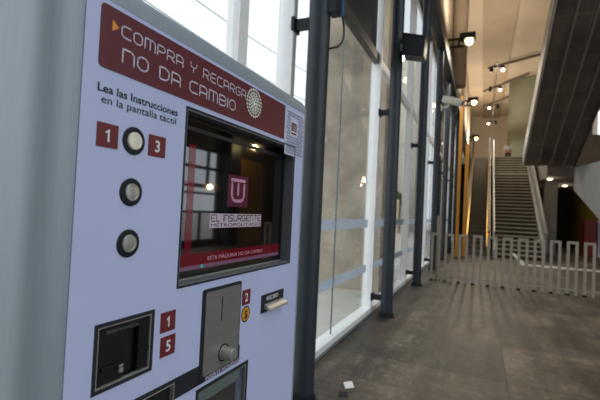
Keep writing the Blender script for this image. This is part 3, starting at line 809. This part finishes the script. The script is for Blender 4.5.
# red vending booth under the mezzanine
rv = thing('red_machine', (4.55,22,0), 'red upright machine under the mezzanine at the right edge', 'machine')
MB().box(4.20,4.66,22.0,22.7,0.02,1.62).build('body', M['red'], rv, bevel=.02)
MB().box(4.28,4.58,21.985,22.0,.95,1.50).build('front_panel', M['maroon2'], rv, bevel=.004)
MB().box(4.25,4.62,22.05,22.65,0,.02).build('foot', M['darksteel'], rv)
wv = thing('white_cabinet', (4.9,22,0), 'white upright cabinet right of the red machine', 'cabinet')
MB().box(4.70,5.0,21.8,22.4,.02,1.66).build('body', M['paper_w'], wv, bevel=.02)
MB().box(4.73,4.97,21.79,21.8,.3,1.5).build('door', M['greywall'], wv)
MB().box(4.73,4.97,21.85,22.35,0,.02).build('foot', M['darksteel'], wv)

# ================================================================== LAMPS
def light(name, kind, loc, power, col=(1,.80,.55), size=.3, rot=None, spot=None):
    l = bpy.data.lights.new(name, kind); l.energy = power; l.color = col
    if kind == 'AREA': l.size = size
    else: l.shadow_soft_size = size
    if kind == 'SPOT': l.spot_size = spot or R(120); l.spot_blend = .6
    o = bpy.data.objects.new(name, l); C.objects.link(o); o.location = loc
    if rot: o.rotation_euler = rot
    return o
fl_lab = ['nearest flood lamp on a double arm, high over the railing', 'second flood lamp on an arm, above the security camera', 'farthest flood lamp on an arm, above the escalator top']
def flood(loc):
    x, y, z = loc
    rt = thing('flood_lamp', (x,y,z), 'x', 'lamp', 'flood lamps on arms over the escalator')
    b = MB(); b.box(-1.36,x-.12,y-.03,y+.03,z+.05,z+.11); b.box(-1.36,x-.12,y-.03,y+.03,z-.20,z-.14); b.box(-.93,-.87,y-.03,y+.03,z-.20,z+.11)
    b.build('arm', M['darksteel'], rt)
    b = MB(); b.box(x-.26,x+.22,y-.16,y+.16,z+.04,z+.22); b.box(x-.16,x-.12,y-.12,y+.12,z-.2,z+.06); b.build('housing', M['darksteel'], rt, bevel=.02)
    MB().lathe((x+.03,y,z+.05),(0,0,-1),[(0,.11),(.05,.13),(.14,.11),(.20,.04)],20).build('lamp_globe', M['lampon'], rt, smooth=True)
    return rt
f0 = flood((-.62,14,7.25))
for i, (x,y,z) in enumerate(((-.62,14,7.25),(-.62,22,7.35),(-.66,31,7.15))):
    f = f0 if i == 0 else copy_tree(f0)
    f.location = (x,y,z); f['label'] = fl_lab[i]
    light('flood_and_fill', 'SPOT', (x+.30,y,z-.30), 330, (1,.87,.68), .15, spot=R(165))
    light('ceiling_fill', 'SPOT', (x+.55,y,z+.45), (300,440,460)[i], (1,.9,.75), .2, rot=(PI,0,0), spot=R(170))  # added upward fill that brightens the ceiling, not a separate fitting
light('flood_and_fill', 'POINT', (-.5,36.5,8.2), 420, (1,.86,.68), .2)  # added fill without a fixture, brightens the far upper floor and back wall
# suspended track with paired spots
tk = thing('track_light', (.38,26,8.5), 'suspended dark lighting track with paired small spotlights near the ceiling', 'track light')
MB().box(.36,.40,20.3,33.5,8.62,8.66).build('rail', M['darksteel'], tk)
for y in (29.4,33.2): MB().cyl((.38,y,8.66),(.38,y,11.86),.005).build('rod', M['darksteel'], tk)
for k, y in enumerate((20.8,24.0,27.8,32.4)):
    for sgn in (-1,1):
        on = (k < 2 and sgn > 0) or (k >= 2 and sgn < 0)
        x = .38+sgn*.24
        b = MB(); b.cyl((x,y,8.62),(x,y-.14,8.42),.075,.085); b.box(min(x,.38),max(x,.38),y-.02,y+.02,8.60,8.64)
        h = b.build('spotlight', M['darksteel'], tk)
        MB().lathe((x,y-.145,8.413),(0,-.57,-.82),[(0,.075),(.03,.07),(.05,.02)],16).build('spot_lens', M['spoton'] if on else M['frame'], h)
    light('track_spot', 'SPOT', (x+.0,y-.35,8.25), 150, (1,.9,.75), .15, spot=R(150))
light('hall_lamp', 'POINT', (7.3,13.85,3.9), 60, (1,.72,.3), .09)
light('hall_lamp', 'POINT', (7.6,11.5,2.15), 25, (1,.72,.4), .07)
# downlights in the low soffits
for k, (x,y,lab) in enumerate(((2.62,20.6,'leftmost round downlight in the soffit under the mezzanine'),(3.45,25.5,'middle round downlight in the soffit under the mezzanine'),(3.75,24.3,'rightmost round downlight in the soffit under the mezzanine'))):
    o = thing('downlight', (x,y,3.4), lab, 'lamp', 'downlights under the mezzanine')
    MB().lathe((x,y,3.40),(0,0,-1),[(0,.17),(.02,.17),(.025,.13)],20).build('rim', M['darksteel'], o)
    MB().lathe((x,y,3.375),(0,0,-1),[(0,.12),(.03,.10),(.05,.03)],16).build('bulb', M['downon'], o)
    light('downlight_light', 'POINT', (x,y,3.2), 8, (1,.8,.58), .1)

# ================================================================== PERSON
def skin_obj(name, verts, edges, m, parent, sub=2):
    me = bpy.data.meshes.new(name); bm = bmesh.new(); ly = bm.verts.layers.skin.verify(); vs = []
    for i, v in enumerate(verts):
        q = bm.verts.new(v[:3]); q[ly].radius = (v[3], v[4] if len(v) > 4 else v[3]); q[ly].use_root = (i == 0); vs.append(q)
    for e in edges: bm.edges.new((vs[e[0]], vs[e[1]]))
    bm.to_mesh(me); bm.free()
    o = bpy.data.objects.new(name, me); C.objects.link(o); o.parent = parent
    mo = o.modifiers.new('skin','SKIN'); mo.use_smooth_shade = True
    s2 = o.modifiers.new('sub','SUBSURF'); s2.levels = sub; s2.render_levels = sub
    me.materials.append(m); return o
PX, PY, PZ = 1.40, 30.6, 5.1
per = thing('person', (PX,PY,PZ), 'person in white shirt and dark trousers standing at the top of the stairs', 'person')
bv = [(0,0,.95,.13,.10),(0,0,1.15,.13,.10),(0,0,1.38,.16,.10),(0,0,1.47,.06),(0,-.01,1.55,.07),(0,-.02,1.64,.085,.1),(0,-.01,1.72,.05),
      (.17,0,1.40,.045),(.20,.02,1.14,.036),(.20,-.06,.90,.03),(.20,-.08,.80,.032),(-.17,0,1.40,.045),(-.20,.02,1.14,.036),(-.20,-.06,.90,.03),(-.20,-.08,.80,.032),
      (.10,0,.85,.085),(.11,-.02,.48,.06),(.11,.02,.09,.045),(.11,-.12,.04,.04),(-.10,0,.85,.085),(-.11,.02,.48,.06),(-.11,.05,.09,.045),(-.11,-.09,.04,.04)]
be = [(0,1),(1,2),(2,3),(3,4),(4,5),(5,6),(2,7),(7,8),(8,9),(9,10),(2,11),(11,12),(12,13),(13,14),(0,15),(15,16),(16,17),(17,18),(0,19),(19,20),(20,21),(21,22)]
skin_obj('body', bv, be, M['skin'], per)
skin_obj('shirt', [(0,0,1.0,.12,.11),(0,0,1.15,.125,.11),(0,0,1.38,.15,.11),(0,0,1.46,.07),(.18,0,1.40,.055),(.20,.02,1.12,.05),(-.18,0,1.40,.055),(-.20,.02,1.12,.05)],
         [(0,1),(1,2),(2,3),(2,4),(4,5),(2,6),(6,7)], M['shirt'], per)
skin_obj('trousers', [(0,0,.95,.14,.115),(.10,0,.85,.10),(.11,-.02,.48,.075),(.11,.02,.10,.065),(-.10,0,.85,.10),(-.11,.02,.48,.075),(-.11,.05,.10,.065)],
         [(0,1),(1,2),(2,3),(0,4),(4,5),(5,6)], M['trousers'], per)
skin_obj('hair', [(0,.03,1.66,.085),(0,.01,1.72,.085),(0,-.04,1.735,.05)], [(0,1),(1,2)], M['hair'], per)

# ================================================================== WORLD
wd = bpy.data.worlds.new('overcast_sky'); bpy.context.scene.world = wd; wd.use_nodes = True
nt = wd.node_tree; bg = nt.nodes['Background']
bg.inputs['Color'].default_value = (.86,.93,1.0,1); bg.inputs['Strength'].default_value = 1.45

sc = bpy.context.scene
sc.view_settings.view_transform = 'Standard'; sc.view_settings.look = 'None'
sc.view_settings.gamma = 1; sc.view_settings.use_curve_mapping = False
sc.view_settings.exposure = 0.0
sc.cycles.max_bounces = 8; sc.cycles.transparent_max_bounces = 16
sc.cycles.use_denoising = True
sc.cycles.sample_clamp_indirect = 4
